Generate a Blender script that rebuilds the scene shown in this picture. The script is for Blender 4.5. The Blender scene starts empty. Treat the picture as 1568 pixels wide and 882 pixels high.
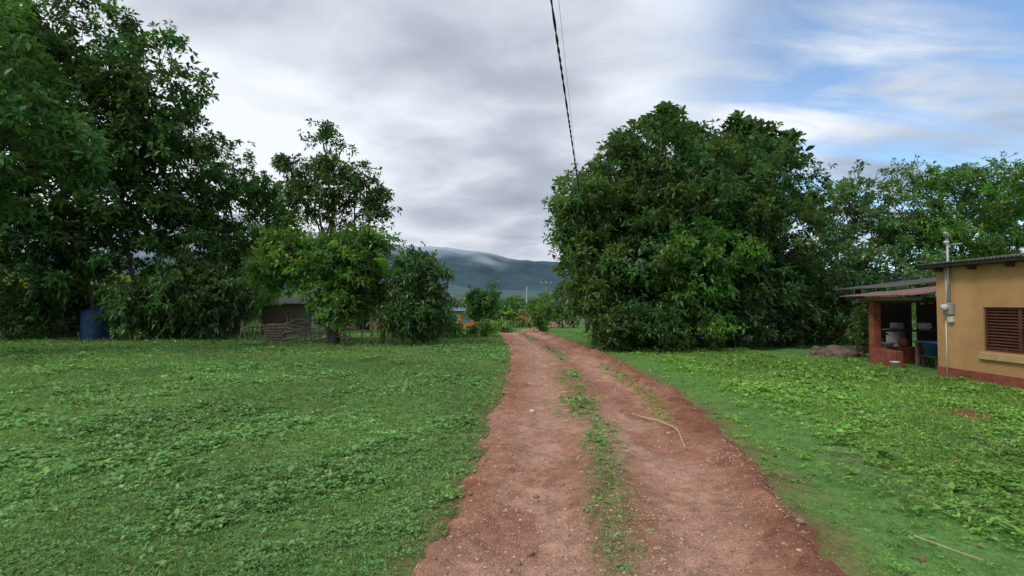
import bpy, math, numpy as np
from mathutils import Vector, Matrix
rng = np.random.default_rng(11)
scene = bpy.context.scene
COL = scene.collection

# ------------------------------------------------------------ helpers
def link(o, parent=None):
    COL.objects.link(o)
    if parent is not None: o.parent = parent
    return o
def empty(name, loc=(0,0,0)):
    e = bpy.data.objects.new(name, None); e.empty_display_size = .3
    return link(e)
def fast_mesh(name, V, Fq, mat, col=None, smooth=False, parent=None):
    V = np.asarray(V, np.float32); Fq = np.asarray(Fq, np.int32)
    me = bpy.data.meshes.new(name)
    k = Fq.shape[1]; n = Fq.shape[0]
    me.vertices.add(len(V)); me.vertices.foreach_set('co', V.ravel())
    me.loops.add(n*k); me.loops.foreach_set('vertex_index', Fq.ravel())
    me.polygons.add(n)
    me.polygons.foreach_set('loop_start', np.arange(0, n*k, k, dtype=np.int32))
    me.polygons.foreach_set('loop_total', np.full(n, k, np.int32))
    if smooth: me.polygons.foreach_set('use_smooth', np.ones(n, bool))
    me.update(calc_edges=True)
    if col is not None:
        a = me.attributes.new('Col', 'FLOAT_COLOR', 'POINT')
        c = np.ones((len(V), 4), np.float32); c[:, :3] = col
        a.data.foreach_set('color', c.ravel())
    me.materials.append(mat)
    return link(bpy.data.objects.new(name, me), parent)
def h2(ix, iy, s):
    h = (ix.astype(np.int64)*374761393 + iy.astype(np.int64)*668265263 + s*974634777) & 0xffffffff
    h = ((h ^ (h >> 13))*1274126177) & 0xffffffff
    h = h ^ (h >> 16)
    return (h & 0xffff)/65535.0
def vn(x, y, s=0):
    x = np.asarray(x, float); y = np.asarray(y, float)
    ix = np.floor(x); iy = np.floor(y); fx = x-ix; fy = y-iy
    fx = fx*fx*(3-2*fx); fy = fy*fy*(3-2*fy)
    a = h2(ix, iy, s); b = h2(ix+1, iy, s); c = h2(ix, iy+1, s); d = h2(ix+1, iy+1, s)
    return (a*(1-fx)+b*fx)*(1-fy)+(c*(1-fx)+d*fx)*fy
def fbm(x, y, s=0, o=4):
    r = 0; a = .5; t = 0
    for i in range(o):
        r = r+a*vn(x*2**i, y*2**i, s+i*7); t += a; a *= .5
    return r/t
def ss(a, b, x):
    t = np.clip((x-a)/(b-a), 0, 1); return t*t*(3-2*t)
def nrmz(v): return v/np.maximum(np.linalg.norm(v, axis=-1, keepdims=True), 1e-6)

# ------------------------------------------------------------ terrain / road functions
YK = [-30, 0, 3, 5.3, 9.3, 16.7, 22.8, 28, 40, 60, 90, 120, 160, 240, 400]
LK = [-1.4, -.70, -.56, -.36, -.22, 0., -.3, -.7, -1.1, 0.2, 4.6, 9, 17, 40, 100]
RK = [1.0, 1.6, 1.92, 2.45, 3.0, 2.92, 2.35, 1.8, 1.6, 3.2, 8.0, 12.6, 21, 44, 104]
def terrain(x, y):
    x = np.asarray(x, float); y = np.asarray(y, float)
    z = -1.2*ss(28, 40, y) - .02*(np.clip(y, 38, 700)-38)
    z = z + ss(60, 300, np.hypot(x, y))*(fbm(x/90, y/90, 3)-.5)*4
    return z
def edge_e(x, y):
    L = np.interp(y, YK, LK); R = np.interp(y, YK, RK)
    wob = (fbm(y*1.1, x*0+3.3, 5)-.5)*.18 + (vn(x*3, y*3, 8)-.5)*.26 + (vn(x*9, y*9, 9)-.5)*.12
    return np.minimum(x-L, R-x) + wob
def ground_z(x, y):
    e = edge_e(x, y)
    z = terrain(x, y) + (fbm(x*.5, y*.5, 21)-.5)*.12*ss(60, 20, np.hypot(x, y))*ss(.1, -.8, e)
    z = z + (vn(x*3.1, y*3.1, 22)-.5)*.03*ss(0, -.5, e)
    return z - .09*ss(-.03, .16, e)
def road_z(x, y):
    L = np.interp(y, YK, LK); R = np.interp(y, YK, RK)
    e = edge_e(x, y); s = (x-L)/(R-L)
    rut = -.05*np.exp(-((s-.27)/.13)**2) - .05*np.exp(-((s-.70)/.11)**2)
    berm = .10*np.exp(-((s-.93)/.045)**2)*fbm(x, y*1.5, 31)*1.5
    rel = (fbm(x*1.7, y*.8, 33)-.5)*.07 + (fbm(x*6, y*6, 35, 4)-.5)*.05
    return terrain(x, y) + .015 + rut + berm + rel - .12*ss(.1, -.16, e)

# ------------------------------------------------------------ materials
def new_mat(name):
    m = bpy.data.materials.new(name); m.use_nodes = True
    nt = m.node_tree; b = nt.nodes['Principled BSDF']
    return m, nt, b
def N(nt, t, **kw):
    n = nt.nodes.new(t)
    for k, v in kw.items(): setattr(n, k, v)
    return n
def simple(name, c, rough=.7, var=.25, scale=6., bump=.15, metal=0., c2=None, bscale=40):
    m, nt, b = new_mat(name)
    tc = N(nt, 'ShaderNodeNewGeometry')
    no = N(nt, 'ShaderNodeTexNoise'); no.inputs['Scale'].default_value = scale; no.inputs['Detail'].default_value = 8
    no.inputs['Roughness'].default_value = .65
    nt.links.new(tc.outputs['Position'], no.inputs['Vector'])
    cr = N(nt, 'ShaderNodeValToRGB')
    lo = c2 if c2 else tuple(v*(1-var) for v in c)
    hi = tuple(min(1, v*(1+var*.6)) for v in c)
    cr.color_ramp.elements[0].position = .36; cr.color_ramp.elements[1].position = .62
    cr.color_ramp.elements[0].color = (*lo, 1); cr.color_ramp.elements[1].color = (*hi, 1)
    nt.links.new(no.outputs['Fac'], cr.inputs['Fac']); nt.links.new(cr.outputs['Color'], b.inputs['Base Color'])
    b.inputs['Roughness'].default_value = rough; b.inputs['Metallic'].default_value = metal
    n2 = N(nt, 'ShaderNodeTexNoise'); n2.inputs['Scale'].default_value = bscale; n2.inputs['Detail'].default_value = 4
    nt.links.new(tc.outputs['Position'], n2.inputs['Vector'])
    bp = N(nt, 'ShaderNodeBump'); bp.inputs['Strength'].default_value = bump; bp.inputs['Distance'].default_value = .02
    nt.links.new(n2.outputs['Fac'], bp.inputs['Height']); nt.links.new(bp.outputs['Normal'], b.inputs['Normal'])
    return m
def leaf_mat(name, trans=.3, gl=.035):
    m, nt, b = new_mat(name); nt.nodes.remove(b)
    at = N(nt, 'ShaderNodeAttribute'); at.attribute_name = 'Col'
    df = N(nt, 'ShaderNodeBsdfDiffuse'); nt.links.new(at.outputs['Color'], df.inputs['Color'])
    tr = N(nt, 'ShaderNodeBsdfTranslucent')
    sc = N(nt, 'ShaderNodeVectorMath', operation='MULTIPLY'); sc.inputs[1].default_value = (1.75, 1.6, .9)
    nt.links.new(at.outputs['Color'], sc.inputs[0]); nt.links.new(sc.outputs[0], tr.inputs['Color'])
    mx = N(nt, 'ShaderNodeMixShader'); mx.inputs['Fac'].default_value = trans
    out = nt.nodes['Material Output']
    nt.links.new(df.outputs[0], mx.inputs[1]); nt.links.new(tr.outputs[0], mx.inputs[2])
    g = N(nt, 'ShaderNodeBsdfGlossy'); g.inputs['Roughness'].default_value = .42; g.inputs['Color'].default_value = (.9, .95, .85, 1)
    m2 = N(nt, 'ShaderNodeMixShader'); m2.inputs['Fac'].default_value = gl
    nt.links.new(mx.outputs[0], m2.inputs[1]); nt.links.new(g.outputs[0], m2.inputs[2])
    nt.links.new(m2.outputs[0], out.inputs['Surface'])
    return m
def attr_mat(name, rough=.9, bumpscale=60, bump=.4, grain=.35, gscale=90, dist=.01):
    m, nt, b = new_mat(name)
    at = N(nt, 'ShaderNodeAttribute'); at.attribute_name = 'Col'
    g = N(nt, 'ShaderNodeNewGeometry')
    no = N(nt, 'ShaderNodeTexNoise'); no.inputs['Scale'].default_value = gscale; no.inputs['Detail'].default_value = 5; no.inputs['Roughness'].default_value = .7
    nt.links.new(g.outputs['Position'], no.inputs['Vector'])
    n3 = N(nt, 'ShaderNodeTexNoise'); n3.inputs['Scale'].default_value = gscale*.13; n3.inputs['Detail'].default_value = 6; n3.inputs['Roughness'].default_value = .7
    nt.links.new(g.outputs['Position'], n3.inputs['Vector'])
    ad = N(nt, 'ShaderNodeMath', operation='ADD'); nt.links.new(no.outputs['Fac'], ad.inputs[0]); nt.links.new(n3.outputs['Fac'], ad.inputs[1])
    mr = N(nt, 'ShaderNodeMapRange'); mr.inputs['From Min'].default_value = .7; mr.inputs['From Max'].default_value = 1.3
    mr.inputs['To Min'].default_value = 1-grain; mr.inputs['To Max'].default_value = 1+grain
    nt.links.new(ad.outputs[0], mr.inputs['Value'])
    sc = N(nt, 'ShaderNodeVectorMath', operation='SCALE')
    nt.links.new(at.outputs['Color'], sc.inputs[0]); nt.links.new(mr.outputs[0], sc.inputs['Scale'])
    nt.links.new(sc.outputs[0], b.inputs['Base Color'])
    vo = N(nt, 'ShaderNodeTexVoronoi'); vo.inputs['Scale'].default_value = bumpscale
    nt.links.new(g.outputs['Position'], vo.inputs['Vector'])
    a2 = N(nt, 'ShaderNodeMath', operation='SUBTRACT'); nt.links.new(no.outputs['Fac'], a2.inputs[0]); nt.links.new(vo.outputs['Distance'], a2.inputs[1])
    bp = N(nt, 'ShaderNodeBump'); bp.inputs['Strength'].default_value = bump; bp.inputs['Distance'].default_value = dist
    nt.links.new(a2.outputs[0], bp.inputs['Height']); nt.links.new(bp.outputs['Normal'], b.inputs['Normal'])
    b.inputs['Roughness'].default_value = rough; b.inputs['Specular IOR Level'].default_value = .2
    return m
M_leaf = leaf_mat('leaf', .34, .035)
M_grass = leaf_mat('ground_leaf', .25, .04)
M_bark = simple('bark', (.11, .095, .075), .9, .5, 9, .8)
M_ground = attr_mat('ground_soil_grass', .95, 50, .5, .45, 30, .02)
M_road = attr_mat('dirt_road', .92, 55, .8, .5, 70, .018)
M_stone = attr_mat('stone', .85, 30, .3, .2, 40)

# ------------------------------------------------------------ ground
def spaced(core_lo, core_hi, step, far_lo, far_hi, g=1.13):
    c = list(np.arange(core_lo, core_hi+1e-6, step))
    s = step; v = core_hi; up = []
    while v < far_hi: s *= g; v += s; up.append(v)
    s = step; v = core_lo; dn = []
    while v > far_lo: s *= g; v -= s; dn.append(v)
    return np.array(dn[::-1]+c+up)
def grid_mesh(xs, ys):
    X, Y = np.meshgrid(xs, ys)
    nx = len(xs); ny = len(ys)
    i = np.arange(ny-1)[:, None]*nx+np.arange(nx-1)[None]
    Fq = np.stack([i, i+1, i+nx+1, i+nx], -1).reshape(-1, 4)
    return X.ravel(), Y.ravel(), Fq
GREEN = np.array([.115, .245, .060]); SOIL = np.array([.18, .15, .08]); RED = np.array([.32, .13, .07])
def bare_mask(x, y):
    b = ss(.62, .78, fbm(x*.55+9, y*.55, 41, 4))*.6
    b = np.maximum(b, ss(.6, .25, np.hypot((x-6.5)/.75, (y-7.3)/.55)+ (vn(x*4, y*4, 3)-.5)*.5))
    b = np.maximum(b, ss(1.2, .3, np.abs(y-15.6-.1*(x-9))+(vn(x, y, 6)-.5))*ss(7.5, 9.5, x)*ss(15, 13, x))
    return b
gx = spaced(-7, 12, .11, -6000, 6000, 1.12); gy = spaced(-3, 33, .13, -300, 7000, 1.12)
X, Y, Fq = grid_mesh(gx, gy)
Z = ground_z(X, Y)
e = edge_e(X, Y)
c = GREEN*(0.75+.5*fbm(X*1.3, Y*1.3, 51)[:, None])
c = c*(1-bare_mask(X, Y)[:, None]*.6) + SOIL*bare_mask(X, Y)[:, None]*.6
rp = ss(.6, .25, np.hypot((X-6.5)/.75, (Y-7.3)/.55)+(vn(X*4, Y*4, 3)-.5)*.5)[:, None]
c = c*(1-rp)+RED*.7*rp
k = ss(-.45, -.05, e)[:, None]*(.3+.6*fbm(X*2, Y*2, 61)[:, None]); c = c*(1-k)+(RED*.4+SOIL*.5)*k
far = ss(40, 120, Y)[:, None]; c = c*(1-far)+np.array([.09, .165, .05])*far
ground = fast_mesh('ground', np.stack([X, Y, Z], 1), Fq, M_ground, c, True)

# ------------------------------------------------------------ dirt road
ys = np.concatenate([np.arange(-25, 1.5, .3), np.arange(1.5, 10, .03), np.arange(10, 32, .08), np.arange(32, 400, .9)])
ns = 120
s = np.linspace(-.16, 1.16, ns)
S, YY = np.meshgrid(s, ys)
L = np.interp(YY, YK, LK); R = np.interp(YY, YK, RK)
XX = L+(R-L)*S
X = XX.ravel(); Y = YY.ravel(); Sf = S.ravel()
Z = road_z(X, Y)
i = np.arange(len(ys)-1)[:, None]*ns+np.arange(ns-1)[None]
Fq = np.stack([i, i+1, i+ns+1, i+ns], -1).reshape(-1, 4)
light = np.array([.53, .295, .205]); mid = np.array([.385, .185, .112]); dark = np.array([.26, .102, .058]); grn = np.array([.21, .21, .09])
t = np.clip(np.exp(-((Sf-.27)/.17)**2)+np.exp(-((Sf-.70)/.14)**2)+(fbm(X*1.5, Y*.7, 71)-.5)*1.8, 0, 1)[:, None]
c = mid*(1-t)+light*t
t = (ss(.84, .94, Sf+(fbm(X*2, Y*2, 72)-.5)*.22)*ss(1.2, .98, Sf))[:, None]*.75; c = c*(1-t)+dark*t
t = (ss(.58, .68, fbm(X*1.6, Y*.8, 75, 5))*.55)[:, None]; c = c*(1-t)+dark*1.3*t
t = (np.exp(-((Sf-.47)/.07)**2)*ss(.33, .55, fbm(X*1.2, Y*.6, 73))*.7)[:, None]; c = c*(1-t)+grn*t
c = c*(.70+.6*fbm(X*7, Y*7, 74)[:, None])
road = fast_mesh('dirt_road', np.stack([X, Y, Z], 1), Fq, M_road, c, True)

# ------------------------------------------------------------ stones
def ico2(sub):
    import bmesh
    bm = bmesh.new(); bmesh.ops.create_icosphere(bm, subdivisions=sub, radius=1)
    v = np.array([a.co[:] for a in bm.verts]); f = np.array([[q.index for q in p.verts] for p in bm.faces]); bm.free()
    return v, f
IV, IF = ico2(1)
def stones(name, pos, size, col, flat=.6, parent=None, base=None):
    bv, bf = base if base else (IV, IF)
    n = len(pos); m = len(bv)
    sc = size[:, None]*rng.uniform(.6, 1.2, (n, 3)); sc[:, 2] *= flat
    V = bv[None]*sc[:, None, :]*rng.uniform(.78, 1.2, (n, m, 1))
    a = rng.uniform(0, 6.28, n); ca, sa = np.cos(a)[:, None], np.sin(a)[:, None]
    V = np.stack([V[..., 0]*ca-V[..., 1]*sa, V[..., 0]*sa+V[..., 1]*ca, V[..., 2]], -1)+pos[:, None, :]
    Fa = (bf[None]+(np.arange(n)*m)[:, None, None]).reshape(-1, 3)
    return fast_mesh(name, V.reshape(-1, 3), Fa, M_stone, np.repeat(col, m, 0), False, parent)
n = 28000
d = 1.5*(24/1.5)**rng.random(n)
Sx = rng.uniform(-.02, 1.0, n)
L = np.interp(d, YK, LK); R = np.interp(d, YK, RK); x = L+(R-L)*Sx
keep = (fbm(x*1.3, d*.8, 81) + rng.random(n)*.35 > .58); x = x[keep]; y = d[keep]; n = len(x)
sz = np.clip(rng.lognormal(-5.1, .42, n), .004, .024)*(1+y/30)
col = np.array([.52, .33, .24])*rng.uniform(.5, 1.3, (n, 1))*(1+rng.uniform(-.08, .12, (n, 3)))
stones('gravel', np.stack([x, y, np.maximum(road_z(x, y), ground_z(x, y))+sz*.1], 1), sz, col)

# ------------------------------------------------------------ leaves
def leaf_geo(p, dr, up, ln, wd, fold=.12, droop=.15):
    dr = nrmz(dr); side = nrmz(np.cross(dr, up)); nn = np.cross(side, dr)
    ln = ln[:, None]; wd = wd[:, None]
    b = p; m = p+dr*ln*.5
    tip = p+dr*ln; tip[:, 2] -= (droop*ln[:, 0])
    l = m+side*wd*.5+nn*fold*wd; r = m-side*wd*.5+nn*fold*wd
    V = np.stack([b, r, tip, l], 1).reshape(-1, 3)
    Fq = np.arange(len(p)*4, dtype=np.int32).reshape(-1, 4)
    return V, Fq
def tube(pts, rad, sides=7):
    pts = np.asarray(pts, float); n = len(pts); V = []
    T = nrmz(np.gradient(pts, axis=0))
    ref = np.array([.31, .95, .05])
    for k in range(n):
        a = nrmz(np.cross(T[k], ref if abs(T[k]@ref) < .9 else np.array([1., 0, 0]))); b = np.cross(T[k], a)
        th = np.arange(sides)*2*np.pi/sides
        V.append(pts[k]+rad[k]*(np.cos(th)[:, None]*a+np.sin(th)[:, None]*b))
    V = np.concatenate(V)
    Fq = []
    for k in range(n-1):
        for j in range(sides):
            j2 = (j+1) % sides
            Fq.append([k*sides+j, k*sides+j2, (k+1)*sides+j2, (k+1)*sides+j])
    return V, np.array(Fq)
class Geo:
    def __init__(s): s.V = []; s.F = []; s.n = 0
    def add(s, V, Fq): s.V.append(V); s.F.append(Fq+s.n); s.n += len(V)
    def obj(s, name, mat, parent=None, smooth=True): return fast_mesh(name, np.concatenate(s.V), np.concatenate(s.F), mat, None, smooth, parent)
def bent(a, b, n, jit):
    a = np.array(a, float); b = np.array(b, float); t = np.linspace(0, 1, n)[:, None]
    p = a+(b-a)*t; ln = np.linalg.norm(b-a)
    off = np.cumsum(rng.normal(0, jit*ln/n, (n, 3)), 0); off -= off[-1]*t
    p += off; p[:, 2] += (np.sin(t[:, 0]*np.pi)*ln*.06)
    return p
def tree(name, base, lobes, leaves, leaf=.22, aspect=.42, col=(.05, .10, .03), clump=.5, top_trunk=None, tr=.2,
         stems=1, per=9, rough=.26, droop=.2, inner=.25, seedcol=0.30):
    root = empty(name)
    bx, by = base; bz = float(ground_z(bx, by))-.1
    lobes = np.array(lobes, float)
    if lobes.shape[1] == 4: lobes = np.concatenate([lobes, lobes[:, 3:4], lobes[:, 3:4]*.9], 1)
    g = Geo()
    cz = lobes[:, 2].mean(); cxy = lobes[:, :2].mean(0)
    tz = top_trunk if top_trunk else max(cz*.75, bz+.6)
    tops = []
    for st in range(stems):
        o = rng.normal(0, .25, 2)*(st > 0)
        tp = bent((bx+o[0], by+o[1], bz), (bx+(cxy[0]-bx)*.45+o[0]*3, by+(cxy[1]-by)*.4+o[1]*3, tz), 9, .25)
        rr = np.linspace(tr*(1 if st == 0 else .7), tr*.5, 9); rr[0] *= 1.5
        g.add(*tube(tp, rr, 8)); tops.append(tp)
    area = lobes[:, 3]*lobes[:, 5]+.3
    ncl_tot = max(8, int(leaves/(per*7)))
    allC = []; allA = []
    for li, lb in enumerate(lobes):
        k = max(3, int(ncl_tot*area[li]/area.sum()))
        u = nrmz(rng.normal(0, 1, (k, 3)))
        ph = rng.uniform(0, 6.28, 6); fr = rng.normal(0, 2.6, (6, 3))
        w = np.cos(u@fr.T+ph).sum(1)/6
        r = (1+w*rough*2)*np.where(rng.random(k) < inner, rng.uniform(.2, .85, k), rng.uniform(.85, 1.08, k))
        C = lb[:3]+u*r[:, None]*lb[3:6]
        allC.append(C); allA.append(u)
        tp = tops[li % stems]; j = int(rng.integers(4, 9))
        hub = lb[:3]+rng.normal(0, .15, 3)*lb[3]
        p = bent(tp[min(j, 8)], hub, 7, .3); L0 = tr*.42
        g.add(*tube(p, np.linspace(L0, L0*.35, 7), 6))
        for q in rng.choice(k, min(k, 14), replace=False):
            a = p[rng.integers(3, 7)]
            pp = bent(a, C[q], 5, .35); g.add(*tube(pp, np.linspace(L0*.35, .012, 5), 4))
    C = np.concatenate(allC); A = np.concatenate(allA)
    g.obj('trunk_and_limbs', M_bark, root)
    nr = max(1, int(leaves/per/len(C)))
    csz = clump*rng.uniform(.6, 1.35, len(C))
    rc = np.repeat(C, nr, 0)+rng.normal(0, .5, (len(C)*nr, 3))*np.repeat(csz, nr)[:, None]*np.array([1, 1, .62])
    ra = nrmz(np.repeat(A, nr, 0)*.7+np.array([0, 0, .55])+rng.normal(0, .45, (len(rc), 3)))
    cb = np.repeat(np.clip(rng.normal(1, seedcol, len(C)), .45, 1.9), nr)
    hue = np.repeat(rng.normal(0, .14, len(C)), nr)
    p = np.repeat(rc, per, 0); ax = np.repeat(ra, per, 0); m = len(p)
    dr = nrmz(ax*.45+nrmz(rng.normal(0, 1, (m, 3))))
    up = nrmz(ax*.6+np.array([0, 0, .8])+rng.normal(0, .4, (m, 3)))
    ln = leaf*rng.uniform(.6, 1.25, m); wd = ln*aspect*rng.uniform(.8, 1.2, m)
    p = p+dr*ln[:, None]*.15
    ok = p[:, 2] > terrain(p[:, 0], p[:, 1])+.05
    p, dr, up, ln, wd = p[ok], dr[ok], up[ok], ln[ok], wd[ok]
    cbb = np.repeat(cb, per)[ok]; hh = np.repeat(hue, per)[ok]
    V, Fq = leaf_geo(p, dr, up, ln, wd, .14, droop)
    c = np.array(col)*(cbb*rng.uniform(.7, 1.3, len(p)))[:, None]
    c[:, 0] *= 1+hh+rng.normal(0, .08, len(p)); c[:, 2] *= 1-hh*.5
    c = np.clip(c, .004, .6)
    fast_mesh('crown', V, Fq, M_leaf, np.repeat(c, 4, 0), False, root)
    return root

DK = (.080, .162, .048); MD = (.096, .205, .050); LT = (.14, .27, .055)
# right-hand big grove beside the road
tree('mango_tree', (5.6, 21), [(5.7, 21.5, 7.1, 2.1), (4.2, 21, 5.2, 2.0), (6.9, 20, 5.2, 2.6), (3.7, 19.8, 2.3, 1.5), (5.6, 19, 2.4, 2.0), (4.7, 20, 3.9, 1.8), (3.0, 20.5, 3.9, 1.1)],
     68000, .23, .38, DK, .48, tr=.28, stems=3, inner=.2)
tree('mango_tree', (9.4, 21.5), [(8.6, 21.5, 6.8, 1.9), (10.9, 22, 6.6, 1.9), (10.3, 21, 4.3, 2.4), (8.3, 20, 2.3, 2.0), (11, 22, 2.2, 1.9), (8.4, 20, 4.4, 2.0)],
     64000, .23, .38, (.072, .148, .046), .48, tr=.26, stems=3, inner=.2)
tree('breadfruit_tree', (8.6, 24.5), [(6.7, 24.4, 10.2, .7), (7.7, 24.3, 10.5, .6), (8.1, 24.3, 9.6, .8), (10.5, 24, 9.8, .55), (11.9, 24, 9.5, .7), (5.3, 24, 9.3, .5), (9, 24.5, 8, 1.6), (13.1, 24, 8.8, .7), (11.2, 24, 8.9, .8)],
     7500, .42, .45, DK, .38, tr=.24, inner=.5)
tree('mango_tree', (3.2, 19.2), [(2.25, 19, 5.0, .75), (2.8, 19, 5.6, .8), (2.3, 18.8, 4.3, .6), (3.3, 18.6, 3.0, 1.1), (2.8, 18.6, 1.9, .8)], 12000, .22, .35, (.10, .19, .05), .42, tr=.1, inner=.4)
tree('shrub', (3.4, 17.8), [(3.6, 17.8, .7, .9), (4.4, 17.6, .8, 1.0), (5.4, 17.3, .7, 1.0)], 10000, .17, .4, DK, .35, tr=.05, stems=3)
tree('shrub', (7, 17.6), [(6.4, 17.7, .8, 1.0), (6.7, 17.9, 3.3, 1.4), (6.2, 17.8, 2.2, 1.1)], 14000, .18, .4, (.11, .25, .05), .35, tr=.05, stems=3)
tree('shrub', (11, 20), [(8.2, 18.4, .9, 1.0), (10.5, 19.4, .8, 1.0), (12, 20, 1.1, 1.2), (13.3, 20.5, 1.2, 1.3)], 14000, .19, .4, (.055, .11, .034), .35, tr=.05, stems=3)
# trees behind the house
tree('broadleaf_tree', (16.5, 25), [(16.9, 25, 6.7, 1.5), (15.6, 25, 5.4, 1.4), (18.2, 25, 5.3, 1.5), (16.4, 24.5, 3.4, 2.0), (14.3, 24.5, 3.0, 1.8), (18.8, 24, 2.9, 2)], 22000, .24, .36, (.14, .25, .10), .4, tr=.16, inner=.45, rough=.35)
tree('flamboyant_tree', (22.5, 25), [(20.2, 25, 7.8, 1.5, 1.6, .7), (23, 25, 7.8, 2.0, 2, .8), (21.3, 24.5, 6.2, 2.6, 2, .9), (25, 25, 6.2, 2.6, 2, 1.0), (27, 26, 7.6, 2.6, 2, .9), (20, 24, 4.4, 2.4, 2, 1.1), (23.5, 24, 4.6, 3, 2, 1.1), (18.8, 24, 5.3, 1.1, 1, .5), (22, 24, 3.0, 3.2, 1.6, 1.1)],
     52000, .19, .36, (.115, .25, .05), .42, tr=.25, inner=.35)
# left
tree('almond_tree', (-20.5, 23.5), [(-21.6, 23, 13.2, 3.8), (-16.8, 23, 11.5, 2.0), (-19.4, 22.5, 9.2, 3.1), (-16.5, 23, 8.6, 2.3), (-22.8, 22, 5.4, 2.8), (-18.2, 23, 5.0, 2.4), (-25.6, 22, 10.4, 4.4), (-15.6, 23.6, 5.7, 1.8), (-20.5, 22.5, 3.2, 2.0)],
     84000, .3, .42, DK, .58, tr=.36, stems=2, inner=.35)
tree('almond_tree', (-17.2, 15.5), [(-14.4, 15, 7.4, 1.5), (-16.6, 15, 9.4, 2.4), (-16.2, 14.5, 5.8, 1.9), (-13.2, 15.5, 5.9, .9), (-17, 15, 3.6, 1.6)], 16000, .27, .42, (.085, .185, .052), .5, tr=.2, inner=.45)
tree('broadleaf_tree', (-14, 26), [(-15.1, 26, 8.4, 1.7), (-13.0, 26, 6.9, 1.5), (-15.4, 26, 5.5, 2.1), (-12.2, 25.5, 4.6, 1.6), (-14.2, 25, 3, 2), (-11.6, 25.8, 5.8, .9)], 27000, .24, .4, MD, .44, tr=.2, inner=.4, rough=.3)
tree('guava_tree', (-7.2, 20.6), [(-7.6, 20.6, 7.1, 1.1), (-8.7, 20.6, 6.2, .95), (-6.2, 20.4, 6.5, .85), (-7.3, 20.4, 5.6, 1.1), (-5.5, 20.3, 5.4, .6), (-7.6, 20.6, 8.6, .25), (-9.2, 20.6, 7.3, .4), (-5.2, 20.4, 6.0, .3)], 11500, .20, .36, DK, .36, tr=.12, inner=.5, rough=.34)
tree('guava_tree', (-7.0, 20), [(-8.6, 20, 3.5, 1.2), (-6.7, 20, 3.4, 1.3), (-6.8, 19.8, 1.7, 1.0), (-5.6, 20.2, 4.0, .8), (-9.5, 20.3, 2.9, .8), (-5.9, 20.1, 2.2, .9)], 25000, .2, .38, (.125, .245, .052), .42, tr=.1, stems=3, inner=.35)
tree('citrus_tree', (-3.7, 19.4), [(-3.8, 19.4, 3.0, .75), (-3.5, 19.3, 2.2, .95), (-3.8, 19.2, 1.3, .95), (-3.2, 19.3, 1.2, .8), (-4.5, 19.5, 1.4, .8)], 19000, .19, .33, DK, .36, tr=.07, stems=3, droop=.35)
tree('shrub', (-12.5, 22.8), [(-12.3, 22.8, 1.8, 1.1), (-13.8, 22.8, 2.2, 1.7), (-15.2, 22.8, 1.3, 1.3), (-13.8, 22.6, .9, 1.1), (-16.2, 22.6, 1.5, 1.4)], 24000, .26, .34, DK, .45, tr=.06, stems=4, droop=.4)
tree('shrub', (-20, 24), [(-17.2, 23.6, 1.0, 1.0), (-20.9, 22.6, .9, 1.0), (-22.8, 23, 1.1, 1.2), (-25, 23.5, 1.4, 1.6), (-20.4, 24.4, 1.4, 1.2)], 18000, .24, .38, DK, .45, tr=.06, stems=3)
tree('shrub', (-22, 31), [(-25, 31, 1.6, 2), (-22, 32, 1.8, 2), (-28, 31, 2, 2.4), (-19, 32, 2, 2)], 14000, .24, .4, (.26, .36, .05), .45, tr=.06, stems=3)
tree('shrub', (-2.2, 24), [(-5.2, 24.5, .7, .9), (-2.9, 23.5, .4, .6), (-1.6, 24.5, .3, .5), (-3.9, 24, .9, .9)], 9000, .16, .4, LT, .3, tr=.03, stems=3)
for (x, y, h, r) in [(-23.2, 23.5, 6, .09), (-24.5, 22.8, 6, .12), (-22, 24, 5, .06), (-17.2, 23.2, 5, .13), (-15.7, 23.6, 5, .08), (-18.9, 23, 5, .07)]:
    g = Geo(); p = bent((x, y, -.1), (x+rng.normal(0, .5), y, h), 8, .25); g.add(*tube(p, np.linspace(r, r*.6, 8), 7)); g.obj('tree_stem', M_bark)

M_banst = simple('banana_stem', (.16, .17, .07), .7)
def banana(name, x, y, h, n=7, ln=1.6, tone=(.17, .36, .04)):
    root = empty(name); z0 = float(ground_z(x, y))
    g = Geo(); g.add(*tube(bent((x, y, z0-.05), (x+.1, y, z0+h), 6, .1), np.linspace(.12, .06, 6), 8)); g.obj('stem', M_banst, root)
    V = []; Fq = []; C = []; nb = 0
    for i in range(n):
        a = i*2.4+rng.uniform(-.3, .3); el = rng.uniform(.7, 1.3); L0 = ln*rng.uniform(.75, 1.1)
        m = 12; ts = np.linspace(0, 1, m); px = np.cumsum(np.cos(el-ts*1.5))*L0/m; pz = np.cumsum(np.sin(el-ts*1.5))*L0/m
        for k in range(m):
            w = .22*math.sin(min(1, ts[k]*1.05+.05)*math.pi*.98)**.6*(1+rng.uniform(-.15, .1))
            cx, cy, cz = x+.1+math.cos(a)*px[k], y+math.sin(a)*px[k], z0+h+pz[k]
            sx, sy = -math.sin(a), math.cos(a)
            V += [(cx-sx*w, cy-sy*w, cz+.05*w), (cx, cy, cz-.03), (cx+sx*w, cy+sy*w, cz+.05*w)]
            C += [tone]*3
            if k < m-1:
                b = nb+k*3; Fq += [(b, b+1, b+4, b+3), (b+1, b+2, b+5, b+4)]
        nb += m*3
    fast_mesh('leaves', V, Fq, M_leaf, np.array(C)*rng.uniform(.85, 1.15, (len(C), 1)), True, root)
banana('banana_plant', -5.0, 19.9, 2.6, 8, 1.6)
banana('banana_plant', -4.3, 62, 1.8, 8, 2.2); banana('banana_plant', -1.0, 66, 1.8, 8, 2.2)

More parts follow.
